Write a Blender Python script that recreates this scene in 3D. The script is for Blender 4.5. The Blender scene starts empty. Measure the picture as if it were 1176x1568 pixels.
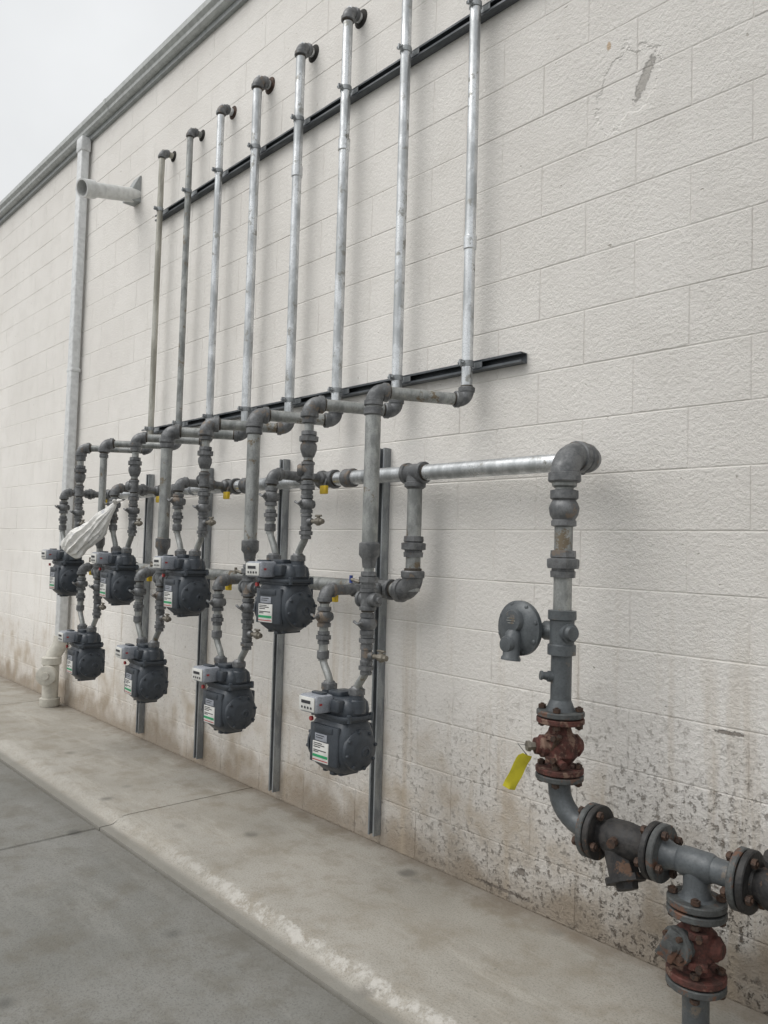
import bpy, math, random
from mathutils import Vector, Matrix
random.seed(7)
sc=bpy.context.scene
sc.view_settings.view_transform='Standard'; sc.view_settings.look='None'
sc.view_settings.exposure=0; sc.view_settings.gamma=1

# ------------------------------------------------------------------ node helpers
class NT:
    def __init__(s,name):
        s.m=bpy.data.materials.new(name); s.m.use_nodes=True
        s.t=s.m.node_tree; s.b=s.t.nodes['Principled BSDF']; s.tc=s.t.nodes.new('ShaderNodeTexCoord')
    def n(s,ty,**k):
        x=s.t.nodes.new(ty)
        for a,v in k.items(): setattr(x,a,v)
        return x
    def l(s,a,b): s.t.links.new(a,b)
    def put(s,sock,v):
        if hasattr(v,'is_linked') or hasattr(v,'links'): s.l(v,sock)
        else: sock.default_value=v
    def mapped(s,scale,loc=(0,0,0)):
        mp=s.n('ShaderNodeMapping'); s.l(s.tc.outputs['Object'],mp.inputs[0])
        mp.inputs['Scale'].default_value=scale; mp.inputs['Location'].default_value=loc
        return mp.outputs[0]
    def noise(s,scale,detail=3,rough=.55,vec=None):
        x=s.n('ShaderNodeTexNoise'); s.l(vec or s.tc.outputs['Object'],x.inputs['Vector'])
        x.inputs['Scale'].default_value=scale; x.inputs['Detail'].default_value=detail; x.inputs['Roughness'].default_value=rough
        return x.outputs['Fac']
    def vor(s,scale,vec=None,feature='F1'):
        x=s.n('ShaderNodeTexVoronoi',feature=feature); s.l(vec or s.tc.outputs['Object'],x.inputs['Vector'])
        x.inputs['Scale'].default_value=scale; return x.outputs['Distance']
    def ramp(s,v,a,b,lo=0.,hi=1.):
        x=s.n('ShaderNodeMapRange',interpolation_type='SMOOTHSTEP'); s.put(x.inputs['Value'],v)
        x.inputs['From Min'].default_value=a; x.inputs['From Max'].default_value=b
        x.inputs['To Min'].default_value=lo; x.inputs['To Max'].default_value=hi
        return x.outputs['Result']
    def math(s,op,a,b=0.,clamp=False):
        x=s.n('ShaderNodeMath',operation=op,use_clamp=clamp); s.put(x.inputs[0],a); s.put(x.inputs[1],b); return x.outputs[0]
    def mix(s,f,a,b,bt='MIX'):
        x=s.n('ShaderNodeMix',data_type='RGBA',blend_type=bt); s.put(x.inputs[0],f)
        for sk,v in ((x.inputs[6],a),(x.inputs[7],b)):
            if isinstance(v,tuple): sk.default_value=(*v,1) if len(v)==3 else v
            else: s.l(v,sk)
        return x.outputs[2]
    def xyz(s):
        x=s.n('ShaderNodeSeparateXYZ'); s.l(s.tc.outputs['Object'],x.inputs[0]); return x.outputs
    def bump(s,h,strength,dist,prev=None):
        x=s.n('ShaderNodeBump'); s.l(h,x.inputs['Height']); s.put(x.inputs['Strength'],strength); x.inputs['Distance'].default_value=dist
        if prev: s.l(prev,x.inputs['Normal'])
        return x.outputs[0]
    def fin(s,col=None,rough=.5,metal=0.,nrm=None,spec=None):
        if col is not None:
            if isinstance(col,tuple): s.b.inputs['Base Color'].default_value=(*col,1)
            else: s.l(col,s.b.inputs['Base Color'])
        s.put(s.b.inputs['Roughness'],rough); s.put(s.b.inputs['Metallic'],metal)
        if nrm: s.l(nrm,s.b.inputs['Normal'])
        if spec is not None: s.b.inputs['Specular IOR Level'].default_value=spec
        return s.m

def metal_mat(name,c1,c2,rough=.4,metal=.7,scale=14,stretch=(1,1,.25),spot=None,bumpd=.0006,bs=160):
    t=NT(name); v=t.mapped(stretch)
    n=t.noise(scale,4,.65,v); f=t.ramp(n,.38,.62)
    col=t.mix(f,c1,c2)
    r=t.ramp(n,.3,.7,rough-.1,rough+.15)
    n3=t.noise(bs,2,.6)
    col=t.mix(t.ramp(n3,.45,.7,0,.4),col,tuple(x*.5 for x in c1))
    if spot:
        n2=t.noise(11,5,.75)
        col=t.mix(t.ramp(n2,spot[1],spot[1]+.07),col,spot[0])
    return t.fin(col,r,metal,t.bump(n3,.4,bumpd*2))
M={}
M['galv']=metal_mat('galvanised_steel',(.70,.72,.735),(.43,.45,.46),.34,.8,13,(1,1,.45),((.31,.31,.29),.58))
M['galvdull']=metal_mat('galvanised_steel_weathered',(.38,.39,.38),(.23,.24,.235),.47,.6,16,(1,1,.5),((.19,.155,.11),.57))
M['galvold']=metal_mat('galvanised_steel_aged',(.48,.47,.42),(.32,.31,.27),.42,.6,16,(1,1,.25))
M['thread']=metal_mat('exposed_thread_steel',(.10,.085,.07),(.06,.055,.05),.6,.5,60,(1,1,1))
M['fit']=metal_mat('malleable_iron_fitting',(.185,.19,.195),(.105,.11,.115),.5,.4,22,(1,1,1),((.20,.165,.135),.58))
M['dark']=metal_mat('dark_cast_iron',(.024,.024,.025),(.048,.045,.043),.6,.3,30,(1,1,1),((.12,.07,.045),.58),.002,80)
M['paint']=metal_mat('slate_grey_paint',(.100,.112,.120),(.074,.083,.09),.40,.1,18,(1,1,1),((.15,.13,.11),.60))
M['meter']=metal_mat('meter_grey_paint',(.052,.062,.075),(.038,.046,.057),.38,.05,14,(1,1,1),((.11,.11,.11),.62))
M['rust']=metal_mat('rusty_red_iron',(.105,.034,.026),(.052,.025,.020),.8,.1,32,(1,1,1),((.18,.115,.085),.54),.004,70)
M['bolt']=metal_mat('rusted_bolt_steel',(.085,.048,.032),(.05,.036,.03),.75,.3,60,(1,1,1),None,.002)
M['flange']=metal_mat('painted_flange',(.085,.092,.092),(.06,.063,.063),.62,.15,24,(1,1,1),((.13,.068,.045),.53),.003,80)
M['strut']=metal_mat('strut_steel',(.36,.38,.39),(.23,.245,.26),.45,.5,20,(1,1,.3))
M['strutblk']=metal_mat('strut_steel_dark',(.11,.12,.13),(.065,.075,.085),.45,.3,20,(.3,1,1))
M['brass']=metal_mat('dull_brass',(.23,.21,.175),(.16,.145,.12),.5,.5,30,(1,1,1))
M['white']=metal_mat('index_housing_grey',(.33,.35,.39),(.27,.29,.325),.4,0,20,(1,1,1))
def flat(name,c,r=.6,sp=None):
    t=NT(name); n=t.noise(25,3); return t.fin(t.mix(t.ramp(n,.3,.75),c,tuple(x*.78 for x in c)),r,0,None,sp)
M['label']=flat('label_white',(.66,.66,.63))
M['green']=flat('label_green',(.02,.30,.12)); M['red']=flat('label_red',(.42,.05,.05)); M['ink']=flat('label_ink',(.03,.03,.035))
M['yellow']=flat('yellow_plastic',(.72,.50,.03),.5); M['tag']=flat('yellow_tag_paper',(.62,.55,.03),.7)
M['blue']=flat('blue_plastic',(.03,.06,.25)); M['hole']=flat('dark_sealant',(.03,.028,.025),.9)
M['pvc']=flat('pvc_grey_white',(.66,.67,.66),.4); M['pvcold']=flat('pvc_weathered',(.55,.53,.47),.6)
M['pvcdark']=flat('pipe_interior',(.08,.08,.08),.9)
M['gutter']=flat('gutter_paint',(.50,.52,.51),.45)
M['gutter2']=flat('gutter_lip',(.34,.36,.36),.45)
M['downsp']=flat('downspout_paint',(.70,.715,.72),.4)
t=NT('plastic_film'); bn=t.noise(24,3)
t.fin(t.mix(t.ramp(bn,.60,.66,0,.55),(.74,.73,.70),(.32,.34,.40)),.3,0,t.bump(t.noise(16,4,.7),.8,.02))
M['bag']=t.m

# wall paint
t=NT('painted_concrete_block'); X,Y,Z=t.xyz()[:3]
big=t.noise(.9,3,.5); mid=t.noise(5,5,.6); fine=t.noise(60,6,.72)
streak=t.noise(1,4,.6,t.mapped((9,9,.6)))
low=t.ramp(Z,.95,.05)
mids=t.math('SUBTRACT',mid,.5)
zz=t.math('ADD',Z,t.math('MULTIPLY',mids,1.1))
vlow=t.ramp(zz,.70,.10)
base=t.ramp(t.math('ADD',Z,t.math('MULTIPLY',mids,.45)),.24,.02)
right=t.ramp(X,-3.2,-1.0)
col=t.mix(t.ramp(big,.3,.7),(.845,.822,.785),(.775,.750,.712))
col=t.mix(t.ramp(mid,.42,.75,0,.40),col,(.68,.655,.615))
col=t.mix(t.math('MULTIPLY',vlow,t.ramp(mid,.25,.62,.95,.25)),col,(.47,.40,.315))
col=t.mix(t.math('MULTIPLY',base,.8),col,(.31,.255,.195))
st=t.math('MULTIPLY',t.ramp(streak,.54,.68),t.ramp(Z,1.5,.4,0,.50))
col=t.mix(st,col,(.50,.42,.32))
st2=t.math('MULTIPLY',t.math('MULTIPLY',t.ramp(streak,.70,.75),t.ramp(Z,1.30,.95)),t.ramp(Z,.25,.6,0,.6))
col=t.mix(st2,col,(.34,.22,.13))
pitz=t.math('MULTIPLY',t.math('ADD',t.math('MULTIPLY',right,.6),.40),t.ramp(Z,1.15,.25))
pn=t.noise(40,6,.8)
pm=t.math('MULTIPLY',t.ramp(pn,.53,.61),t.math('MULTIPLY',pitz,t.ramp(mid,.40,.56,.2,1)))
col=t.mix(t.math('MULTIPLY',pm,.9),col,(.215,.175,.135))
pk=t.ramp(t.noise(24,2,.6,t.mapped((1,1,1),(9,4,1))),.715,.75)
col=t.mix(t.math('MULTIPLY',pk,.5),col,(.40,.36,.31))
def dist(x,z,sx,sz,sk=0):
    dx=t.math('SUBTRACT',X,x); dz=t.math('SUBTRACT',Z,z)
    if sk: dx=t.math('SUBTRACT',dx,t.math('MULTIPLY',dz,sk))
    a=t.math('DIVIDE',dx,sx); b=t.math('DIVIDE',dz,sz)
    return t.math('SQRT',t.math('ADD',t.math('MULTIPLY',a,a),t.math('MULTIPLY',b,b)))
nz=t.math('MULTIPLY',mids,3.0)
nz2=t.math('MULTIPLY',t.math('SUBTRACT',fine,.5),2.4)
patch=t.ramp(t.math('ADD',dist(-1.39,3.04,.022,.075,.45),nz2),1.05,.75)
patch0=t.ramp(t.math('ADD',dist(-1.46,3.05,.13,.12),nz),1.1,.97)
rustsp=t.ramp(t.math('ADD',dist(-1.535,3.225,.010,.017),t.math('MULTIPLY',nz2,.5)),1.1,.7)
chip=t.math('MAXIMUM',t.ramp(t.math('ADD',dist(-1.08,.805,.05,.007),t.math('MULTIPLY',nz2,1.6)),1.05,.75),t.ramp(t.math('ADD',dist(-1.86,.13,.018,.016),nz2),1.05,.85))
chip=t.math('MAXIMUM',chip,t.ramp(t.math('ADD',dist(-1.96,.035,.13,.006),t.math('MULTIPLY',nz2,1.6)),1.05,.85))
col=t.mix(t.math('MULTIPLY',patch,.7),col,(.38,.36,.33)); col=t.mix(t.math('MULTIPLY',rustsp,.7),col,(.52,.34,.17))
col=t.mix(t.math('MULTIPLY',chip,.8),col,(.19,.165,.14))
h=t.math('ADD',t.math('MULTIPLY',fine,1.5),t.math('MULTIPLY',pn,1.0))
h=t.math('SUBTRACT',h,t.math('MULTIPLY',pm,.9)); h=t.math('SUBTRACT',h,t.math('MULTIPLY',pk,.8))
h=t.math('SUBTRACT',h,t.math('MULTIPLY',patch0,.8)); h=t.math('SUBTRACT',h,t.math('MULTIPLY',patch,.8)); h=t.math('SUBTRACT',h,t.math('MULTIPLY',chip,1.2))
str_=t.math('ADD',t.math('MULTIPLY',right,.45),t.math('ADD',t.math('MULTIPLY',low,.3),.4))
M['wall']=t.fin(col,.75,0,t.bump(h,str_,.010),.3)

def concrete(name,c1,c2,edge=False):
    t=NT(name); X,Y,Z=t.xyz()[:3]
    a=t.noise(.9,5,.65); b=t.noise(6,6,.7); g=t.noise(130,3,.75); v=t.noise(2.2,5,.75,t.mapped((.35,1.6,1)))
    col=t.mix(t.ramp(a,.40,.58),c1,c2)
    col=t.mix(t.ramp(b,.42,.70,0,.6),col,tuple(x*y for x,y in zip(c1,(.72,.66,.57))))
    col=t.mix(t.ramp(v,.5,.66,0,.5),col,tuple(min(1,x*1.22) for x in c2))
    col=t.mix(t.ramp(g,.48,.68,0,.5),col,tuple(x*.48 for x in c1))
    sp=t.math('MULTIPLY',t.ramp(t.math('ADD',t.vor(3.1,t.mapped((1,1,0),(.4,.2,0))),t.math('MULTIPLY',t.math('SUBTRACT',b,.5),.25)),.17,.04),t.ramp(a,.40,.5,0,.7))
    col=t.mix(sp,col,tuple(x*.36 for x in c1))
    sp2=t.ramp(t.vor(14,t.mapped((1,1,0),(.1,.7,0))),.09,.05,0,.55)
    col=t.mix(t.math('MULTIPLY',sp2,t.ramp(v,.48,.56)),col,tuple(x*.35 for x in c1))
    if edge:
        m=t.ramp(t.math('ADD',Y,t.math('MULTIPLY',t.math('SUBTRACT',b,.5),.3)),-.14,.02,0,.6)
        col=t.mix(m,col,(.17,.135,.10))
        yy=t.math('ADD',Y,t.math('MULTIPLY',t.math('SUBTRACT',b,.5),.16))
        m1=t.math('MULTIPLY',t.ramp(yy,-.732,-.75),t.ramp(yy,-.79,-.77))
        m1=t.math('MULTIPLY',m1,t.math('MULTIPLY',t.ramp(t.noise(16,5,.8),.42,.58),t.ramp(X,-3.6,-2.4,.12,.75)))
        col=t.mix(m1,col,(.51,.495,.465))
        col=t.mix(t.ramp(Y,-.79,-.83,0,.7),col,(.19,.185,.165))
    else:
        m=t.ramp(t.math('ADD',Y,t.math('MULTIPLY',t.math('SUBTRACT',b,.5),.25)),-1.05,-.87,0,.4)
        col=t.mix(m,col,(.12,.115,.10))
    return t.fin(col,.80,0,t.bump(t.math('ADD',g,t.math('MULTIPLY',b,1.5)),.45,.003),.35)
M['slab']=concrete('concrete_slab',(.188,.187,.172),(.225,.223,.208))
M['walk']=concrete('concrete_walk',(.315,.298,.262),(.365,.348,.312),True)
M['asph']=concrete('ground_concrete_far',(.16,.16,.15),(.2,.2,.19))
M['joint']=flat('joint_dirt',(.05,.047,.04),.95)
M['roof']=flat('roof_membrane',(.4,.4,.4),.8)

# ------------------------------------------------------------------ mesh builder
def V(*a): return Vector(a)
def frame(d):
    d=d.normalized(); a=V(0,0,1) if abs(d.z)<.9 else V(1,0,0)
    u=d.cross(a).normalized(); return d,u,d.cross(u).normalized()
class MB:
    def __init__(s): s.v=[];s.f=[];s.mi=[];s.mats=[]
    def m(s,k):
        if k not in s.mats: s.mats.append(k)
        return s.mats.index(k)
    def loft(s,rings,mat,c0=True,c1=True):
        k=s.m(mat); n=len(rings[0]); o=len(s.v)
        for r in rings: s.v+= [tuple(p) for p in r]
        for i in range(len(rings)-1):
            for j in range(n):
                a=o+i*n+j; b=o+i*n+(j+1)%n
                s.f.append((a,b,b+n,a+n)); s.mi.append(k)
        if c0: s.f.append(tuple(o+j for j in reversed(range(n)))); s.mi.append(k)
        if c1:
            q=o+(len(rings)-1)*n; s.f.append(tuple(q+j for j in range(n))); s.mi.append(k)
    def lathe(s,p,ax,prof,mat,seg=20,c0=True,c1=True,rot=0):
        d,u,w=frame(Vector(ax)); p=Vector(p)
        s.loft([[p+d*t+(u*math.cos(rot+2*math.pi*j/seg)+w*math.sin(rot+2*math.pi*j/seg))*r for j in range(seg)] for t,r in prof],mat,c0,c1)
    def cyl(s,a,b,r,mat,seg=20,r1=None):
        a=Vector(a);b=Vector(b); s.lathe(a,b-a,[(0,r),((b-a).length,r if r1 is None else r1)],mat,seg)
    def tube(s,pts,r,mat,seg=18):
        pts=[Vector(p) for p in pts]; rings=[]; u=None
        for i,p in enumerate(pts):
            d=(pts[min(i+1,len(pts)-1)]-pts[max(i-1,0)]).normalized()
            if u is None: _,u,_w=frame(d)
            u=(u-d*u.dot(d)).normalized(); w=d.cross(u)
            rr=r[i] if isinstance(r,(list,tuple)) else r
            rings.append([p+(u*math.cos(2*math.pi*j/seg)+w*math.sin(2*math.pi*j/seg))*rr for j in range(seg)])
        s.loft(rings,mat)
    def sbox(s,c,size,mat,e=6,prof=None,n=28,R=None):
        w,d,h=size; c=Vector(c); b=min(w,d,h)*.12
        prof=prof or [(-h/2,w-2*b,d-2*b),(-h/2+b*.3,w-b*.6,d-b*.6),(-h/2+b,w,d),(h/2-b,w,d),(h/2-b*.3,w-b*.6,d-b*.6),(h/2,w-2*b,d-2*b)]
        rings=[]
        for z,ww,dd in prof:
            r=[]
            for j in range(n):
                a=2*math.pi*(j+.5)/n; cx,cy=math.cos(a),math.sin(a)
                x=math.copysign(abs(cx)**(2/e),cx)*ww/2; y=math.copysign(abs(cy)**(2/e),cy)*dd/2
                p=V(x,y,z)
                if R: p=R@p
                r.append(c+p)
            rings.append(r)
        s.loft(rings,mat)
    def box(s,lo,hi,mat):
        x0,y0,z0=lo;x1,y1,z1=hi
        s.loft([[V(x0,y0,z),V(x1,y0,z),V(x1,y1,z),V(x0,y1,z)] for z in (z0,z1)],mat)
    def obj(s,name,parent=None,loc=(0,0,0),rot=None,ang=38):
        me=bpy.data.meshes.new(name); me.from_pydata(s.v,[],s.f); me.update()
        for k in s.mats: me.materials.append(M[k])
        me.polygons.foreach_set('material_index',s.mi)
        me.polygons.foreach_set('use_smooth',[True]*len(s.f))
        me.set_sharp_from_angle(angle=math.radians(ang))
        o=bpy.data.objects.new(name,me); sc.collection.objects.link(o); o.location=loc
        if rot: o.rotation_euler=rot
        if parent: o.parent=parent
        return o
def empty(name,loc=(0,0,0)):
    e=bpy.data.objects.new(name,None); sc.collection.objects.link(e); e.location=loc; return e

X_=V(1,0,0);Y_=V(0,1,0);Z_=V(0,0,1)
def pipe(b,p,q,r,mat='galv'): b.cyl(p,q,r,mat,22)
def elbow(b,c,a,d,r,mat='fit',k=1.0):
    c=Vector(c);a=Vector(a).normalized();d=Vector(d).normalized();L=1.55*r*k; R=1.24*r
    cen=c+(a+d)*L; pts=[]
    for i in range(9):
        th=math.pi/2*i/8; pts.append(cen-d*L*math.cos(th)-a*L*math.sin(th) )
    b.tube(pts,R,mat,20)
    for q in (a,d):
        b.lathe(c+q*(L-.25*r),q,[(0,1.2*r),(.08*r,1.40*r),(.75*r,1.42*r),(.88*r,1.3*r),(.9*r,1.0*r)],mat,20)
        b.lathe(c+q*(L+.64*r),q,[(0,1.06*r),(.25*r,1.05*r),(.3*r,.98*r)],'thread',20)
def band(b,c,ax,r,mat='fit',L=1.0,k=1.4,seg=20):
    c=Vector(c);ax=Vector(ax).normalized();h=L*r
    b.lathe(c-ax*h,ax,[(0,r),(.06*r,k*r-.1*r),(.18*r,k*r),(2*h-.18*r,k*r),(2*h-.06*r,k*r-.1*r),(2*h,r)],mat,seg)
def tee(b,c,ax,br,r,mat='fit',rb=None):
    c=Vector(c);ax=Vector(ax).normalized();br=Vector(br).normalized();rb=rb or r;L=1.75*r
    b.lathe(c-ax*L,ax,[(0,r),(.02*r,1.38*r),(.55*r,1.4*r),(.65*r,1.22*r),(2*L-.65*r,1.22*r),(2*L-.55*r,1.4*r),(2*L-.02*r,1.38*r),(2*L,r)],mat,20)
    b.lathe(c,br,[(0,1.2*rb),(L-.6*rb,1.2*rb),(L-.5*rb,1.4*rb),(L,1.38*rb),(L+.01,rb)],mat,20)
    b.lathe(c-ax*(L+.3*r),ax,[(0,1.0*r),(.04*r,1.06*r),(2*L+.56*r,1.06*r),(2*L+.6*r,r)],'thread',20)
def union(b,c,ax,r,mat='fit'):
    c=Vector(c);ax=Vector(ax).normalized()
    b.lathe(c-ax*r*1.5,ax,[(0,r),(.02*r,1.35*r),(.7*r,1.4*r),(.75*r,1.25*r),(1.0*r,1.25*r)],mat,8)
    b.lathe(c-ax*r*.5,ax,[(0,1.3*r),(.1*r,1.72*r),(1.0*r,1.75*r),(1.1*r,1.3*r)],mat,8)
    b.lathe(c+ax*r*.6,ax,[(0,1.25*r),(.15*r,1.42*r),(.85*r,1.38*r),(.9*r,r)],mat,8)
def valve(b,c,ax,r,side,mat='fit'):
    c=Vector(c);ax=Vector(ax).normalized();side=Vector(side).normalized()
    b.lathe(c-ax*r*2.1,ax,[(0,r),(.05*r,1.42*r),(.8*r,1.45*r),(.9*r,1.2*r),(1.3*r,1.5*r),(2.1*r,1.75*r),(2.9*r,1.5*r),(3.3*r,1.2*r),(3.4*r,1.45*r),(4.15*r,1.42*r),(4.2*r,r)],mat,16)
    b.lathe(c-side*r*1.9,side,[(0,.75*r),(.1*r,.95*r),(1.9*r,1.1*r),(3.3*r,1.0*r),(3.4*r,.6*r),(3.9*r,.55*r)],mat,12)
    w=side.cross(ax).normalized()
    q=c+side*r*2.4
    for sgn in (-1,1):
        b.cyl(q,q+ (ax*.4+w*sgn).normalized()*r*1.3,r*.28,mat,8)
def cock(b,c,d,r=.009,mat='brass'):
    c=Vector(c);d=Vector(d).normalized()
    b.cyl(c,c+d*.05,r,mat,12); b.lathe(c+d*.04,d,[(0,.010),(.004,.016),(.028,.016),(.032,.011),(.045,.011),(.047,.007)],mat,8)
    b.cyl(c+d*.054-Z_*.018,c+d*.054+Z_*.022,.007,mat,10); b.cyl(c+d*.034+Z_*.024,c+d*.074+Z_*.024,.0045,mat,8)
def flange(b,c,ax,r,t=.02,mat='flange',hub=.045):
    c=Vector(c);ax=Vector(ax).normalized()
    b.lathe(c-ax*t/2,ax,[(0,r-.003),(.003,r),(t-.003,r),(t,r-.003)],mat,32)
def bolts(b,c,ax,R,L,n=4,rad=.0085,mat='bolt',off=.4):
    d,u,w=frame(Vector(ax)); c=Vector(c)
    for i in range(n):
        a=off+2*math.pi*i/n; p=c+(u*math.cos(a)+w*math.sin(a))*R
        b.cyl(p-d*L/2,p+d*L/2,rad*.65,mat,8)
        for sg in (-1,1): b.cyl(p+d*sg*(L/2-.016),p+d*sg*(L/2-.004),rad*1.45,mat,6)
def goose(b,p,q,r,mat='galvdull'):
    p=Vector(p);q=Vector(q); pts=[]
    for i in range(9):
        s=i/8; k=s*s*(3-2*s); pts.append(V(p.x+(q.x-p.x)*k,p.y+(q.y-p.y)*k,p.z+(q.z-p.z)*s))
    b.tube(pts,r,mat,16)

# ------------------------------------------------------------------ building
bld=empty('white_block_building')
b=MB(); BW,BH=.406,.205; x0,x1=-17.05,3.2
k=b.m('wall')
def quad(a): 
    o=len(b.v); b.v+=a; b.f.append((o,o+1,o+2,o+3)); b.mi.append(0)
for c in range(23):
    z0=c*BH; z1=z0+BH; x=x0-(BW/2 if c%2 else 0)
    while x<x1:
        y=random.uniform(-.0008,.0008); i=.0045; iv=.003; g=.0028
        A=[(x,g,z0),(x+BW,g,z0),(x+BW,g,z1),(x,g,z1)]
        jt=lambda: random.uniform(-.0012,.0012)
        B=[(x+iv+jt(),y,z0+i+jt()),(x+BW-iv+jt(),y,z0+i+jt()),(x+BW-iv+jt(),y,z1-i+jt()),(x+iv+jt(),y,z1-i+jt())]
        quad(B)
        for j in range(4): quad([A[j],A[(j+1)%4],B[(j+1)%4],B[j]])
        x+=BW
o=b.obj('front_wall',bld,ang=20)
b=MB(); b.box((x0-.2,.0037+.002,-.3),(x1+.4,9,4.71),'wall'); b.obj('wall_core',bld)
b=MB(); b.box((x0-.3,-.02,4.80),(x1+.5,9.1,4.815),'roof'); b.obj('roof',bld)
def extr(b,prof,x0,x1,mat,cap=True):
    b.loft([[V(x,y,z) for y,z in prof] for x in (x0,x1)],mat)
b=MB()
extr(b,[(.0,4.700),(-.028,4.700),(-.028,4.735),(.0,4.735)],x0-.25,x1+.45,'gutter2')
extr(b,[(.0,4.737),(-.055,4.737),(-.072,4.752),(-.074,4.775),(-.096,4.797),(-.098,4.834),(-.09,4.838),(-.086,4.826),(.0,4.82)],x0-.25,x1+.45,'gutter')
for xs in (-12.2,-9.1,-6.0,-2.9,.2):
    extr(b,[(.0,4.735),(-.058,4.734),(-.0755,4.750),(-.0775,4.774),(-.0995,4.796),(-.101,4.836),(-.09,4.841),(.0,4.823)],xs-.02,xs+.02,'gutter')
b.obj('roof_gutter',bld,ang=25)

# downspout + ground boot
b=MB()
b.sbox((-6.5,-.055,2.6),(.095,.07,4.2),'downsp',8)
b.sbox((-6.5,-.055,4.66),(.12,.085,.12),'downsp',8)
for z in (.9,2.75,4.3): b.sbox((-6.5,-.052,z),(.115,.078,.03),'downsp',10)
b.tube([(-6.5,-.055,.56),(-6.5,-.06,.48),(-6.5,-.10,.42),(-6.5,-.12,.36)],[.052,.058,.060,.060],'pvcold')
b.lathe((-6.5,-.12,.40),(0,0,-1),[(0,.06),(.01,.076),(.06,.076),(.07,.062),(.33,.062),(.335,.078),(.385,.078),(.40,.07)],'pvcold',24)
dd=V(.78,-.62,0)
b.lathe(V(-6.5,-.12,.26),dd,[(0,.06),(.07,.062),(.072,.078),(.12,.078),(.125,.07),(.126,.03),(.14,.028)],'pvcold',24)
b.obj('downspout')
# overflow pipe
b=MB(); a=V(-5.52,.0,3.935); e=V(-5.40,-.47,3.80)
d=(e-a).normalized()
b.lathe(a,d,[(.0,.052),(.40,.052),(.401,.064),(.495,.064),(.495,.053),(.35,.05)],'pvc',28,True,False)
b.lathe(a+d*.36,d,[(0,.05),(.01,.0)],'pvcdark',28)
b.loft([[V(-5.47,y,z) for y,z in ((.003,3.87),(.003,4.07),(-.012,4.07),(-.09,3.91),(-.09,3.87))],[V(-5.58,y,z) for y,z in ((.003,3.87),(.003,4.07),(-.012,4.07),(-.09,3.91),(-.09,3.87))]],'gutter2')
b.obj('overflow_pipe')

# ------------------------------------------------------------------ ground
b=MB(); b.loft([[V(-150,-150,-.062),V(150,-150,-.062),V(150,150,-.062),V(-150,150,-.062)]],'asph',False,True); b.obj('ground')
b=MB(); b.box((-18,-9.2,-.060),(6,.0,-.055),'joint'); 
slx=[-18.0,-15.9,-12.84,-9.8,-6.76,-3.72,-.68,2.4,6]; sly=[-.870,-3.9,-6.9,-9.2]
def slab(b,xa,xb,ya,yb,z,mat,ch=.006,base=-.054):
    b.loft([[V(xa,ya,base),V(xb,ya,base),V(xb,yb,base),V(xa,yb,base)],
            [V(xa,ya,z-ch),V(xb,ya,z-ch),V(xb,yb,z-ch),V(xa,yb,z-ch)],
            [V(xa+ch,ya+ch,z),V(xb-ch,ya+ch,z),V(xb-ch,yb-ch,z),V(xa+ch,yb-ch,z)]],mat)
g=.004
for i in range(len(slx)-1):
    for j in range(len(sly)-1):
        slab(b,slx[i]+g,slx[i+1]-g,sly[j+1]+g,sly[j]-g,-.032-random.uniform(0,.002),'slab')
b.obj('concrete_pavement',ang=20)
b=MB()
swx=[-18,-15.88,-12.84,-9.8,-6.76,-3.72,-.68,2.4,6]
for i in range(len(swx)-1):
    n=110; xa,xb=swx[i]+g,swx[i+1]-g
    rings=[]
    for q in range(n+1):
        x=xa+(xb-xa)*q/n; w=random.uniform(-.006,.006); w2=random.uniform(-.004,.004)
        rings.append([V(x,.004,-.05),V(x,.004,0),V(x,-.70,0),V(x,-.738+w,-.001),V(x,-.762+w,-.010+w2),V(x,-.785+w*.6,-.026),V(x,-.80,-.031),V(x,-.858,-.032),V(x,-.862,-.05)])
    b.loft(rings,'walk')
b.obj('concrete_walkway',ang=50)

# ------------------------------------------------------------------ struts
def strut(name,p,axis,L,mat,w=.041,d=.041):
    b=MB(); th=.004; lip=.009
    prof=[(-w/2,0),(w/2,0),(w/2,d),(w/2-lip,d),(w/2-lip,d-th*1.5),(w/2-th,d-th*1.5),(w/2-th,th),(-w/2+th,th),(-w/2+th,d-th*1.5),(-w/2+lip,d-th*1.5),(-w/2+lip,d),(-w/2,d)]
    p=Vector(p)
    if axis=='z': pts=lambda s:[p+V(u,-v,s) for u,v in prof]
    else: pts=lambda s:[p+V(s,-v,u) for u,v in prof]
    k=b.m(mat); n=len(prof); A=pts(0);B=pts(L); b.v=[tuple(q) for q in A+B]
    for j in range(n):
        b.f.append((j,(j+1)%n,(j+1)%n+n,j+n)); b.mi.append(0)
    for base in (0,n):
        for tri in ((0,1,6,7),(1,2,5,6),(2,3,4,5),(7,8,11,0),(8,9,10,11)):
            b.f.append(tuple(base+q for q in tri)); b.mi.append(0)
    return b.obj(name,ang=30)
for x in (-2.675,-3.475,-4.28,-5.075): strut('metal_strut',(x,-.002,.045),'z',1.77,'strut')
strut('metal_strut',(-5.2,-.002,2.115),'x',3.32,'strutblk')
strut('metal_strut',(-5.13,-.002,3.635),'x',3.36,'strutblk')

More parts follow.
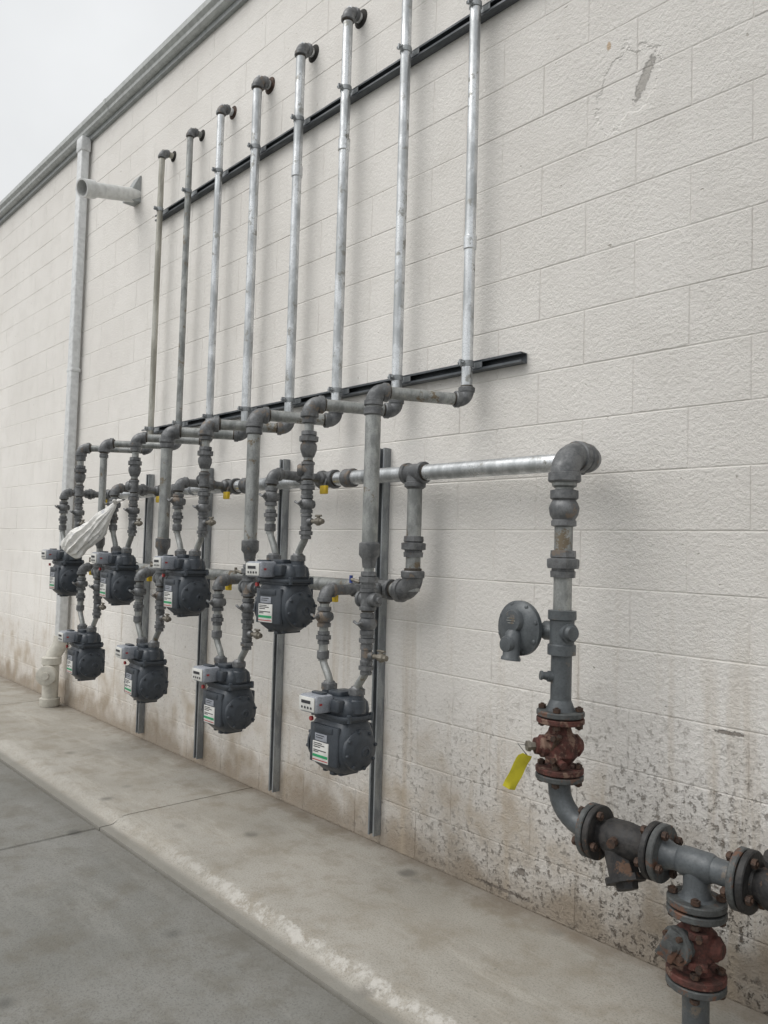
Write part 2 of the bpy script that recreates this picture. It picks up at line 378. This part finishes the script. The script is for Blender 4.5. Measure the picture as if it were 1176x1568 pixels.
# ------------------------------------------------------------------ meters
def meter_mesh():
    b=MB(); m='meter'
    b.sbox((0,0,0),(1,1,1),m,4.2,[(.0,.10,.07),(.008,.135,.10),(.03,.19,.145),(.065,.222,.168),(.10,.228,.174),(.155,.226,.172),(.185,.205,.155),(.198,.19,.14),(.212,.185,.13)],40)
    b.sbox((0,0,.218),(.226,.15,.014),m,7); b.sbox((0,0,.206),(.20,.14,.012),m,6)
    for sx in (-.105,.105):
        for sy in (-.055,.055): b.lathe((sx,sy,.204),(0,0,1),[(0,.009),(.028,.009),(.030,.006)],m,8)
    b.sbox((0,0,0),(1,1,1),m,5,[(.225,.205,.125),(.245,.21,.13),(.272,.20,.12),(.286,.17,.10),(.29,.13,.08)],36)
    b.sbox((-.005,.0,.296),(.075,.085,.022),m,6)
    for sx in (-.082,.082):
        b.lathe((sx,0,.235),(0,0,1),[(0,.036),(.045,.034),(.05,.028),(.068,.027)],m,20)
        b.lathe((sx,0,.300),(0,0,1),[(0,.026),(.002,.031),(.024,.031),(.027,.024),(.034,.02)],'fit',8)
    for sg in (-1,1):
        b.lathe((sg*.100,.0,.100),(sg,0,0),[(0,.078),(.012,.076),(.017,.070),(.020,.058),(.026,.050),(.028,.035),(.029,.01)],m,36)
        for i in range(8):
            a=2*math.pi*i/8+.2; b.lathe((sg*.110,.069*math.cos(a),.100+.069*math.sin(a)),(sg,0,0),[(0,.007),(.012,.007),(.014,.004)],m,6)
        b.lathe((sg*.122,.012,.094),(sg,0,0),[(0,.022),(.008,.021),(.010,.017),(.0102,.012),(.007,.011)],m,20)
    for sg in (-1,1):
        b.sbox((0,sg*.079,.112),(.165,.022,.145),m,5)
        b.sbox((.0,sg*.089,.17),(.11,.012,.022),m,4)
    b.cyl((-.07,-.088,.20),(-.07,-.097,.20),.009,'red',10)
    for sx in (-.045,.045): b.sbox((sx,0,.006),(.022,.09,.016),m,5)
    b.sbox((.0,-.02,-.002),(.03,.05,.012),m,5)
    # index housing on the front
    b.sbox((-.035,-.098,.265),(.105,.085,.066),'white',9)
    b.sbox((-.035,-.1425,.265),(.090,.006,.052),'label',9)
    b.box((-.065,-.1465,.267),(-.01,-.1462,.279),'ink')
    for i in range(4): b.cyl((-.060+.018*i,-.146,.252),(-.060+.018*i,-.1466,.252),.005,'ink',12)
    b.box((.0182,-.125,.262),(.0186,-.112,.270),'red')
    b.sbox((-.035,-.085,.301),(.07,.03,.008),m,5)
    b.sbox((.052,-.068,.262),(.05,.035,.045),m,5)
    y=-.0915
    b.sbox((-.01,y,.082),(.092,.004,.076),'label',12)
    b.box((-.054,y-.0025,.062),(.034,y-.0021,.072),'green'); b.box((-.054,y-.0025,.050),(.034,y-.0021,.0535),'red')
    for z,w in ((.112,.05),(.105,.065),(.098,.04),(.086,.075),(.080,.03)): b.box((-.05,y-.0025,z),(-.05+w,y-.0021,z+.0035),'ink')
    b.sbox((-.01,y+.001,.137),(.07,.004,.026),'white',12)
    for z,w in ((.142,.05),(.134,.04)): b.box((-.038,y-.0015,z),(-.038+w,y-.0011,z+.003),'ink')
    return b
mb=meter_mesh(); me0=None
YM=-.45
UP=[-5.36,-4.53,-3.71,-2.83]; LO=[-4.985,-4.135,-3.26,-2.415]
for i,(xs,zb) in enumerate([(UP,.972),(LO,.462)]):
    for j,x in enumerate(xs):
        if me0 is None:
            o=mb.obj('gas_meter',None,(x,YM,zb)); me0=o.data
        else:
            o=bpy.data.objects.new('gas_meter',me0); sc.collection.objects.link(o); o.location=(x,YM,zb)
        o.scale=(1.05,1.05,1.03)
        o.rotation_euler=(random.uniform(-.015,.015),random.uniform(-.02,.02),random.uniform(-.07,.07))

# ------------------------------------------------------------------ risers and outlets
YR=-.085; ZB=1.965
RX=[-4.97,-4.575,-4.19,-3.785,-3.365,-2.97,-2.54,-2.12]
RR=[.020,.020,.022,.026,.025,.025,.024,.023]
xo={0:UP[0],2:UP[1],4:UP[2],6:UP[3],1:LO[0],3:LO[1],5:LO[2],7:LO[3]}
for i in range(8):
    b=MB(); X=RX[i]; r=RR[i]; Xf=xo[i]+.135; up=(i%2==0)
    zt=4.04; gm='galvold' if i==0 else ('galvdull' if i==1 else 'galv')
    b.lathe((X,.006,zt),(0,-1,0),[(0,r*1.9),(.008,r*1.9),(.014,r*1.3),(.016,r)],'bolt' if i in(2,3) else 'hole',20)
    pipe(b,(X,.01,zt),(X,YR,zt),r,gm)
    elbow(b,(X,YR,zt),Y_,-Z_,r)
    pipe(b,(X,YR,zt-.03),(X,YR,ZB+.03),r,gm)
    if i in(4,7,5): band(b,(X,YR,3.35 if i!=7 else 2.62),Z_,r,gm,1.3,1.18)
    for z in (2.115,3.635):
        b.lathe((X,YR,z-.012),(0,0,1),[(0,r),(.0005,r+.004),(.0235,r+.004),(.024,r)],'strut',20)
        b.box((X-r-.02,-.045,z-.012),(X+r+.02,-.041,z+.012),'strut')
        b.box((X-.003+0,YR-r-.024,z-.012),(X+.004,YR-r-.002,z+.012),'strut')
        b.cyl((X-.016,YR-r-.014,z),(X+.018,YR-r-.014,z),.005,'strut',8)
        b.cyl((X-.012,YR-r-.014,z),(X-.005,YR-r-.014,z),.009,'strut',6)
    q=V(Xf-X,YM-YR,0); L=q.length; q.normalize()
    rn=r*1.08
    elbow(b,(X,YR,ZB),Z_,q,r*1.05)
    pipe(b,V(X,YR,ZB)+q*.03,V(Xf,YM,ZB)-q*.03,rn,'galvdull')
    rb=.0235 if up else .031
    if i==1: rb=.022
    elbow(b,(Xf,YM,ZB),-q,-Z_,max(rn*1.08,.026),'fit')
    P=lambda z:(Xf,YM,z)
    if up:
        pipe(b,P(ZB-.03),P(1.38),.020,'galvdull')
        band(b,P(1.895),Z_,.022,'fit',.8,1.4)
        union(b,P(1.81),Z_,.024) ; b.lathe(P(1.785),(0,0,-1),[(0,.036),(.02,.036),(.05,.026),(.055,.02)],'fit',18)
        tee(b,P(1.675),Z_,(-.6,-.8,0) if i%4 else (-1,0,0),.021)
        union(b,P(1.60) ,Z_,.019)
        valve(b,P(1.53),Z_,.019,-Y_,'fit')
        tee(b,P(1.455),Z_,X_,.018,'fit',.012)
        cock(b,V(Xf+.03,YM,1.455),X_)
        union(b,P(1.405),Z_,.017); goose(b,P(1.40),(xo[i]+.086,YM,1.305),.0155)
    else:
        pm='galvdull'
        band(b,P(1.885),Z_,rb,'fit',.55,1.25)
        pipe(b,P(ZB-.03),P(1.33),rb,pm)
        b.lathe(P(1.372),(0,0,-1),[(0,rb),(.005,rb*1.32),(.05,rb*1.32),(.065,rb*.95),(.10,rb*.8)],'fit',20)
        pipe(b,P(1.34),P(.88),.020,'galvdull')
        union(b,P(1.225),Z_,.022)
        tee(b,P(1.15),Z_,-X_,.024); b.cyl((Xf-.03,YM,1.15),(Xf-.052,YM,1.15),.013,'fit',8)
        b.lathe(P(1.15),(1,0,0),[(0,.02),(.035,.028),(.055,.027),(.058,.013),(.07,.013)],'fit',16)
        valve(b,P(1.055),Z_,.020,-Y_); union(b,P(.99),Z_,.018)
        tee(b,P(.935),Z_,X_,.018,'fit',.012); cock(b,(Xf+.03,YM,.935),X_)
        union(b,P(.885),Z_,.017); goose(b,P(.88),(xo[i]+.086,YM,.795),.0155)
        b.cyl((Xf-.03,YM-.02,1.215),(Xf-.07,YM-.03,1.225),.007,'brass',10); b.cyl((Xf-.07,YM-.03,1.21),(Xf-.07,YM-.03,1.24),.007,'blue' if i==7 else 'brass',8)
    b.obj('gas_pipe')

# ------------------------------------------------------------------ manifold (two headers + meter inlets)
b=MB(); YH=-.12; ZU=1.675; ZL=1.17; RH=.0335
pipe(b,(-1.545,YH,ZU),(-5.48,YH,ZU),RH,'galv'); pipe(b,(-2.44,YH,ZL),(-5.10,YH,ZL),RH,'galvdull')
tee(b,(-2.37,YH,ZU),X_,-Z_,RH)
pipe(b,(-2.37,YH,ZU),(-2.37,YH,ZL),RH*.95,'galvdull'); union(b,(-2.37,YH,1.36),Z_,RH*.9)
elbow(b,(-2.37,YH,ZL),Z_,-X_,RH*1.08,'fit',1.15)
for j,xc in enumerate(UP):
    xi=xc-.135
    tee(b,(xi,YH,ZU),X_,-Y_,RH*.98,'fit',.024)
    band(b,(xi+.16,YH,ZU),X_,RH,'fit',1.0,1.32); 
    pipe(b,(xi,YH,ZU),(xi,YM+.02,ZU),.022,'fit'); union(b,(xi,-.27,ZU),Y_,.022)
    elbow(b,(xi,YM,ZU),Y_,-Z_,.022)
    pipe(b,(xi,YM,ZU-.02),(xi,YM,1.40),.019,'galvdull')
    valve(b,(xi,YM,1.57),Z_,.020,-Y_); union(b,(xi,YM,1.485),Z_,.018); band(b,(xi,YM,1.43),Z_,.018)
    goose(b,(xi,YM,1.42),(xc-.086,YM,1.305),.0155)
    b.sbox((xi+.035,YH-.055,ZU-.055),(.045,.02,.04),'yellow',8); b.cyl((xi+.035,YH-.04,ZU),(xi+.035,YH-.055,ZU-.05),.006,'fit',8)
for j,xc in enumerate(LO):
    xi=xc-.135
    tee(b,(xi,YH,ZL),X_,-Y_,RH*.98,'fit',.024)
    pipe(b,(xi,YH,ZL),(xi,YM+.02,ZL),.022,'fit'); union(b,(xi,-.27,ZL),Y_,.022)
    elbow(b,(xi,YM,ZL),Y_,-Z_,.022)
    pipe(b,(xi,YM,ZL-.02),(xi,YM,.88),.019,'galvdull')
    valve(b,(xi,YM,1.06),Z_,.020,-Y_); union(b,(xi,YM,.975),Z_,.018); band(b,(xi,YM,.905),Z_,.018)
    goose(b,(xi,YM,.895),(xc-.086,YM,.795),.0155)
    b.sbox((xi-.03,YM+.075,ZL-.03),(.035,.02,.045),'yellow',8)
b.lathe((-5.48,YH,ZU),(-1,0,0),[(-.02,RH*1.3),(.02,RH*1.32),(.03,RH),(.04,.015),(.055,.015)],'fit',20)
b.lathe((-5.10,YH,ZL),(-1,0,0),[(-.02,RH*1.3),(.02,RH*1.32),(.03,RH),(.04,.015),(.055,.015)],'fit',20)
for x in (-2.675,-3.475,-4.28,-5.075):
    for z in (ZU,ZL):
        b.lathe((x-.012,YH,z),(1,0,0),[(0,RH),(.0005,RH+.004),(.0235,RH+.004),(.024,RH)],'strut',22)
        b.box((x-.018,-.09,z-.015),(x+.018,-.043,z+.015),'strut')
b.obj('gas_manifold')

# ------------------------------------------------------------------ service riser
b=MB(); XM=-1.49; YS=-.30; P=lambda z:(XM,YS,z)
elbow(b,(XM,YH,ZU),-X_,-Y_,.036,'fit',1.1); 
pipe(b,(XM,YH-.03,ZU),(XM,YS+.03,ZU),.034,'fit')
elbow(b,(XM,YS,ZU),Y_,-Z_,.038,'fit',1.15)
pipe(b,P(ZU-.04),P(.86),.030,'galvdull')
band(b,P(1.585),Z_,.034,'galvdull',.55,1.2)
b.lathe(P(1.56),(0,0,-1),[(0,.03),(.004,.046),(.03,.046),(.036,.038),(.045,.044),(.062,.050),(.085,.046),(.10,.037),(.104,.041),(.12,.041),(.124,.03)],'fit',24)
union(b,P(1.315),Z_,.030,'fit'); 
b.lathe(P(1.30),(0,0,1),[(0,.05),(.01,.053),(.03,.053),(.035,.04)],'fit',8)
b.lathe(P(1.165),(0,0,-1),[(0,.03),(.002,.046),(.03,.046),(.034,.040),(.11,.040),(.114,.046),(.145,.046),(.147,.036)],'paint',24)
for sg,L in ((-1,.085),(1,.06)):
    b.lathe(P(1.093),(sg,0,0) if sg<0 else (.9,-.3,0),[(0,.03),(L*.75,.032),(L*.78,.026),(L,.022)],'paint',14)
pipe(b,P(1.03),P(.85),.034,'paint')
b.lathe(V(XM,YS,.945),V(-.6,-.75,0.1),[(0,.018),(.045,.018),(.046,.014),(.062,.012),(.063,.016),(.07,.015)],'paint',10)
b.lathe(P(.875),(0,0,-1),[(0,.034),(.035,.048),(.045,.05)],'paint',24)
flange(b,P(.832),Z_,.077,.018,'flange'); flange(b,P(.810),Z_,.077,.018,'rust'); bolts(b,P(.821),Z_,.060,.075,4)
b.obj('gas_service_riser')
b=MB()
b.lathe(P(.80),(0,0,-1),[(0,.045),(.012,.034),(.03,.040),(.048,.055),(.065,.060),(.080,.056),(.10,.058),(.118,.045),(.13,.034),(.145,.045)],'rust',24)
sd=V(-.55,-.83,0).normalized()
b.lathe(P(.727),sd,[(0,.035),(.065,.036),(.07,.028),(.085,.026)],'rust',16)
b.lathe(V(*P(.727))+sd*.085,sd,[(0,.013),(.015,.013),(.016,.018),(.028,.017)],'brass',6)
b.lathe(P(.727),-sd,[(0,.035),(.06,.036),(.075,.02)],'rust',16)
b.cyl(V(*P(.727))+V(.02,-.04,-.04),V(*P(.727))+V(.055,-.055,-.045),.012,'rust',8)
b.cyl(V(*P(.727))+V(-.02,-.04,-.04),V(*P(.727))+V(.04,-.06,.045),.008,'bolt',8)
for zz_ in (.762,.693):
    b.sbox(V(*P(zz_))+V(.012,-.052,0),(.05,.022,.018),'rust',5,R=Matrix.Rotation(.3,3,'Z')); b.cyl(V(*P(zz_))+V(.02,-.06,0),V(*P(zz_))+V(.024,-.075,0),.009,'bolt',6)
b.obj('ball_valve')
b=MB(); R=Matrix.Rotation(.95,3,'Z')@Matrix.Rotation(.36,3,'Y')@Matrix.Rotation(.30,3,'X')
c=V(*P(.727))+sd*.12+V(-.015,-.01,-.085)
rings=[]
for i in range(9):
    z=.068-.136*i/8; bend=.016*math.sin(i/8*2.9)
    rings.append([c+R@V(sx*(.022-(.006 if i==0 else 0)),bend+sy+.006*sx*sx*math.sin(i),z) for sx,sy in ((-1,-.0004),(0,-.004),(1,-.0004),(1,.0004),(0,-.0032),(-1,.0004))])
b.loft(rings,'tag'); b.tube([V(*P(.727))+sd*.10,c+V(-.004,0,.09),c+R@V(0,0,.066)],.0016,'ink',6)
b.obj('yellow_tag')

# flanged ground assembly
b=MB(); ZG=.492
flange(b,P(.652),Z_,.077,.018,'rust'); flange(b,P(.630),Z_,.077,.018,'flange'); bolts(b,P(.641),Z_,.060,.075,4)
pts=[V(XM,YS,.625),V(XM,YS,.605)]
for i in range(9):
    th=math.pi/2*i/8; pts.append(V(XM+.105-.105*math.cos(th),YS,.60-.105*math.sin(th)))
pts.append(V(-1.365,YS,.495)); b.tube(pts,.036,'paint',22)
def fpair(x,m1,m2,r=.082):
    flange(b,(x-.012,YS,ZG),X_,r,.020,m1); flange(b,(x+.012,YS,ZG),X_,r,.020,m2); bolts(b,(x,YS,ZG),X_,.064,.085,4,.009)
fpair(-1.355,'flange','dark'); fpair(-1.145,'dark','flange'); fpair(-.895,'flange','dark')
b.lathe((-1.35,YS,ZG),X_,[(0,.04),(.03,.042),(.05,.055),(.10,.058),(.15,.052),(.175,.042),(.2,.04)],'dark',24)
sd2=V(.45,-.25,-.86).normalized()
b.lathe((-1.285,YS,ZG),sd2,[(0,.045),(.105,.047),(.107,.062),(.125,.062),(.127,.035),(.145,.032)],'dark',8)
b.cyl((-1.26,YS-.04,ZG+.01),(-1.25,YS-.085,ZG+.01),.014,'bolt',8)
b.lathe((-1.135,YS,ZG),X_,[(0,.05),(.035,.036),(.045,.035),(.205,.035),(.215,.038),(.235,.05)],'paint',24)
b.lathe((-1.03,YS,ZG),-Z_,[(0,.036),(.07,.037),(.085,.042),(.09,.05)],'paint',24)
b.lathe((-1.03,YS,ZG),X_,[(-.05,.036),(-.04,.041),(.04,.041),(.05,.036)],'paint',24)
PZ=lambda z:(-1.03,YS,z)
flange(b,PZ(.392),Z_,.080,.020,'flange'); flange(b,PZ(.366),Z_,.080,.020,'flange'); bolts(b,PZ(.379),Z_,.063,.085,4,.009)
b.lathe(PZ(.36),-Z_,[(0,.045),(.015,.034),(.035,.038),(.05,.055),(.07,.060),(.085,.057),(.11,.058),(.125,.042),(.14,.034),(.155,.045)],'rust',24)
s3=V(-.35,-.94,0).normalized()
b.lathe(PZ(.282),s3,[(0,.04),(.06,.04),(.062,.05),(.075,.05),(.077,.018),(.10,.016)],'flange',14)
b.sbox(V(*PZ(.285))+s3*.09,(.05,.012,.085),'flange',5,R=Matrix.Rotation(.35,3,'Z')@Matrix.Rotation(.5,3,'Y'))
for a in range(4): 
    q=V(*PZ(.282))+s3*.077+V(s3.y,-s3.x,0)*.036*math.cos(a*1.57+.7)+Z_*.036*math.sin(a*1.57+.7); b.cyl(q,q+s3*.012,.008,'bolt',6)
b.lathe(PZ(.282),X_,[(0,.035),(.06,.034),(.075,.02)],'rust',12)
for zz_ in (.322,.243):
    b.sbox(V(*PZ(zz_))+V(.03,-.052,0),(.05,.024,.02),'rust',5,R=Matrix.Rotation(.5,3,'Z')); b.cyl(V(*PZ(zz_))+V(.036,-.06,0),V(*PZ(zz_))+V(.044,-.078,0),.009,'bolt',6)
flange(b,PZ(.196),Z_,.080,.020,'rust'); flange(b,PZ(.172),Z_,.080,.020,'flange'); bolts(b,PZ(.184),Z_,.063,.085,4,.009)
b.lathe(PZ(.165),-Z_,[(0,.046),(.02,.036),(.17,.036)],'paint',24)
b.lathe((-.885,YS,ZG),X_,[(0,.045),(.02,.04),(.05,.055),(.11,.066),(.17,.055),(.20,.04),(.22,.045)],'dark',24)
b.lathe((-.775,YS,ZG),V(0,-.2,1),[(0,.05),(.08,.05),(.082,.065),(.1,.065),(.102,.02),(.14,.018)],'dark',16)
fpair(-.655,'dark','flange')
pts=[V(-.645,YS,ZG),V(-.62,YS,ZG)]
for i in range(9):
    th=math.pi/2*i/8; pts.append(V(-.60+.105*math.sin(th),YS,ZG-.105+.105*math.cos(th)))
pts.append(V(-.495,YS,.0)); b.tube(pts,.036,'paint',22)
b.obj('flanged_gas_inlet')

# regulator
b=MB(); c=V(-1.63,-.345,1.095); n=V(-.08,-.99,0).normalized(); u=V(n.y,-n.x,0)*-1
b.lathe(c+V(.115,.03,0),V(-1,-.1,0),[(0,.016),(.10,.016)],'paint',12)
b.lathe(c-n*.045,n,[(0,.025),(.012,.04),(.022,.072),(.030,.084),(.033,.092),(.049,.092),(.051,.086),(.056,.080),(.064,.062),(.068,.040),(.070,.010)],'paint',40)
for i in range(8):
    a=2*math.pi*i/8+.3; p=c-n*.012+(u*math.cos(a)+Z_*math.sin(a))*.081; b.lathe(p,n,[(0,.008),(.022,.008),(.024,.005)],'paint',6)
b.lathe(c+n*.010+Z_*.025,n,[(0,.040),(.022,.038),(.028,.034),(.030,.010)],'paint',28)
for kz,wl in ((.034,.030),(.026,.036),(.018,.026)):
    b.sbox(c+n*.0405+Z_*kz,(wl,.0012,.003),'galvdull',8)
b.lathe(c+n*.030-Z_*.005+u*.004,V(0,0,-1)+n*.12,[(0,.018),(.01,.026),(.045,.030),(.085,.028),(.092,.033),(.10,.033),(.101,.024),(.09,.022)],'paint',18,True,True)
b.lathe(c+n*.012-Z_*.052,n,[(0,.032),(.045,.030),(.055,.024),(.057,.012)],'paint',20)
b.obj('gas_regulator')

# plastic bag: knotted at the top, sagging body with soft folds running to the knot
b=MB(); A=V(-4.60,-.47,1.575); B=V(-4.81,-.66,1.27); ax=(B-A); d,u,w=frame(ax); rings=[]
import mathutils.noise as mn
for i in range(52):
    s=i/51
    r=.010+.085*(s**.75)*(1-max(0,(s-.72)/.28)**2.2)**.5 if s<.995 else .012
    ring=[]
    for j in range(80):
        a=2*math.pi*j/80; p=A+ax*s+(u*math.cos(a)*.8+w*math.sin(a))*r
        k=mn.noise(p*8+V(2,7,1))*.5-abs(mn.noise(V(math.cos(a)*2.2,math.sin(a)*2.2,s*1.6)))*.45+mn.noise(p*26)*.16+.12
        ring.append(p+(u*math.cos(a)+w*math.sin(a))*r*k+ax*(.12*mn.noise(p*7+V(5,5,5))*s)-Z_*.02*math.sin(s*3.1))
    rings.append(ring)
b.loft(rings,'bag')
for e in (V(.05,.015,.035),V(.03,-.03,.03)):
    b.tube([A,A+e*.5,A+e+V(.01,0,-.015)],[.006,.013,.004],'bag',8)
b.obj('plastic_bag',ang=60)

# ------------------------------------------------------------------ sky, sun
w=bpy.data.worlds.new('World'); sc.world=w; w.use_nodes=True; nt=w.node_tree; bg=nt.nodes['Background']
sky=nt.nodes.new('ShaderNodeTexSky'); sky.sky_type='NISHITA'; sky.sun_disc=False
EL=math.radians(55); AZ=math.radians(205)
sky.sun_elevation=EL; sky.sun_rotation=AZ; sky.air_density=1.5; sky.dust_density=6; sky.ozone_density=1
hs=nt.nodes.new('ShaderNodeHueSaturation'); hs.inputs['Saturation'].default_value=.12
nt.links.new(sky.outputs[0],hs.inputs['Color'])
# overcast veil: the cloud layer evens out the clear-sky gradient
tc=nt.nodes.new('ShaderNodeTexCoord'); nz=nt.nodes.new('ShaderNodeTexNoise'); nz.inputs['Scale'].default_value=2.6; nz.inputs['Detail'].default_value=5
nt.links.new(tc.outputs['Generated'],nz.inputs['Vector'])
cr=nt.nodes.new('ShaderNodeMapRange'); cr.inputs['From Min'].default_value=.3; cr.inputs['From Max'].default_value=.7; cr.inputs['To Min'].default_value=.84; cr.inputs['To Max'].default_value=1.06
nt.links.new(nz.outputs['Fac'],cr.inputs['Value'])
cl=nt.nodes.new('ShaderNodeVectorMath'); cl.operation='SCALE'; cl.inputs[0].default_value=(7.8,7.95,8.05); nt.links.new(cr.outputs[0],cl.inputs['Scale'])
mx=nt.nodes.new('ShaderNodeMix'); mx.data_type='RGBA'; mx.inputs[0].default_value=.72
nt.links.new(hs.outputs[0],mx.inputs[6]); nt.links.new(cl.outputs[0],mx.inputs[7])
nt.links.new(mx.outputs[2],bg.inputs['Color']); bg.inputs['Strength'].default_value=.125
sl=bpy.data.lights.new('sun','SUN'); sl.energy=1.4; sl.angle=math.radians(50); sl.color=(1,.965,.92)
so=bpy.data.objects.new('sun',sl); sc.collection.objects.link(so)
sv=V(math.sin(AZ)*math.cos(EL),math.cos(AZ)*math.cos(EL),math.sin(EL))
so.rotation_euler=(-sv).to_track_quat('-Z','Y').to_euler()

# ------------------------------------------------------------------ camera
yaw,pit,rol,D,f=math.radians(42.5),math.radians(2.655),-.0281,2.468,1195.
F=V(-math.cos(yaw)*math.cos(pit),math.sin(yaw)*math.cos(pit),math.sin(pit))
R=V(math.sin(yaw),math.cos(yaw),0); U=R.cross(F)
c_,s_=math.cos(rol),math.sin(rol); R2=R*c_-U*s_; U2=U*c_+R*s_
cd=bpy.data.cameras.new('camera'); cam=bpy.data.objects.new('camera',cd); sc.collection.objects.link(cam)
m=Matrix((R2,U2,-F)).transposed().to_4x4(); m.translation=V(0,-D,1.35); cam.matrix_world=m
cd.sensor_fit='VERTICAL'; cd.sensor_height=36; cd.sensor_width=27; cd.lens=f/1568*36; cd.clip_start=.05; cd.clip_end=1000
sc.camera=cam
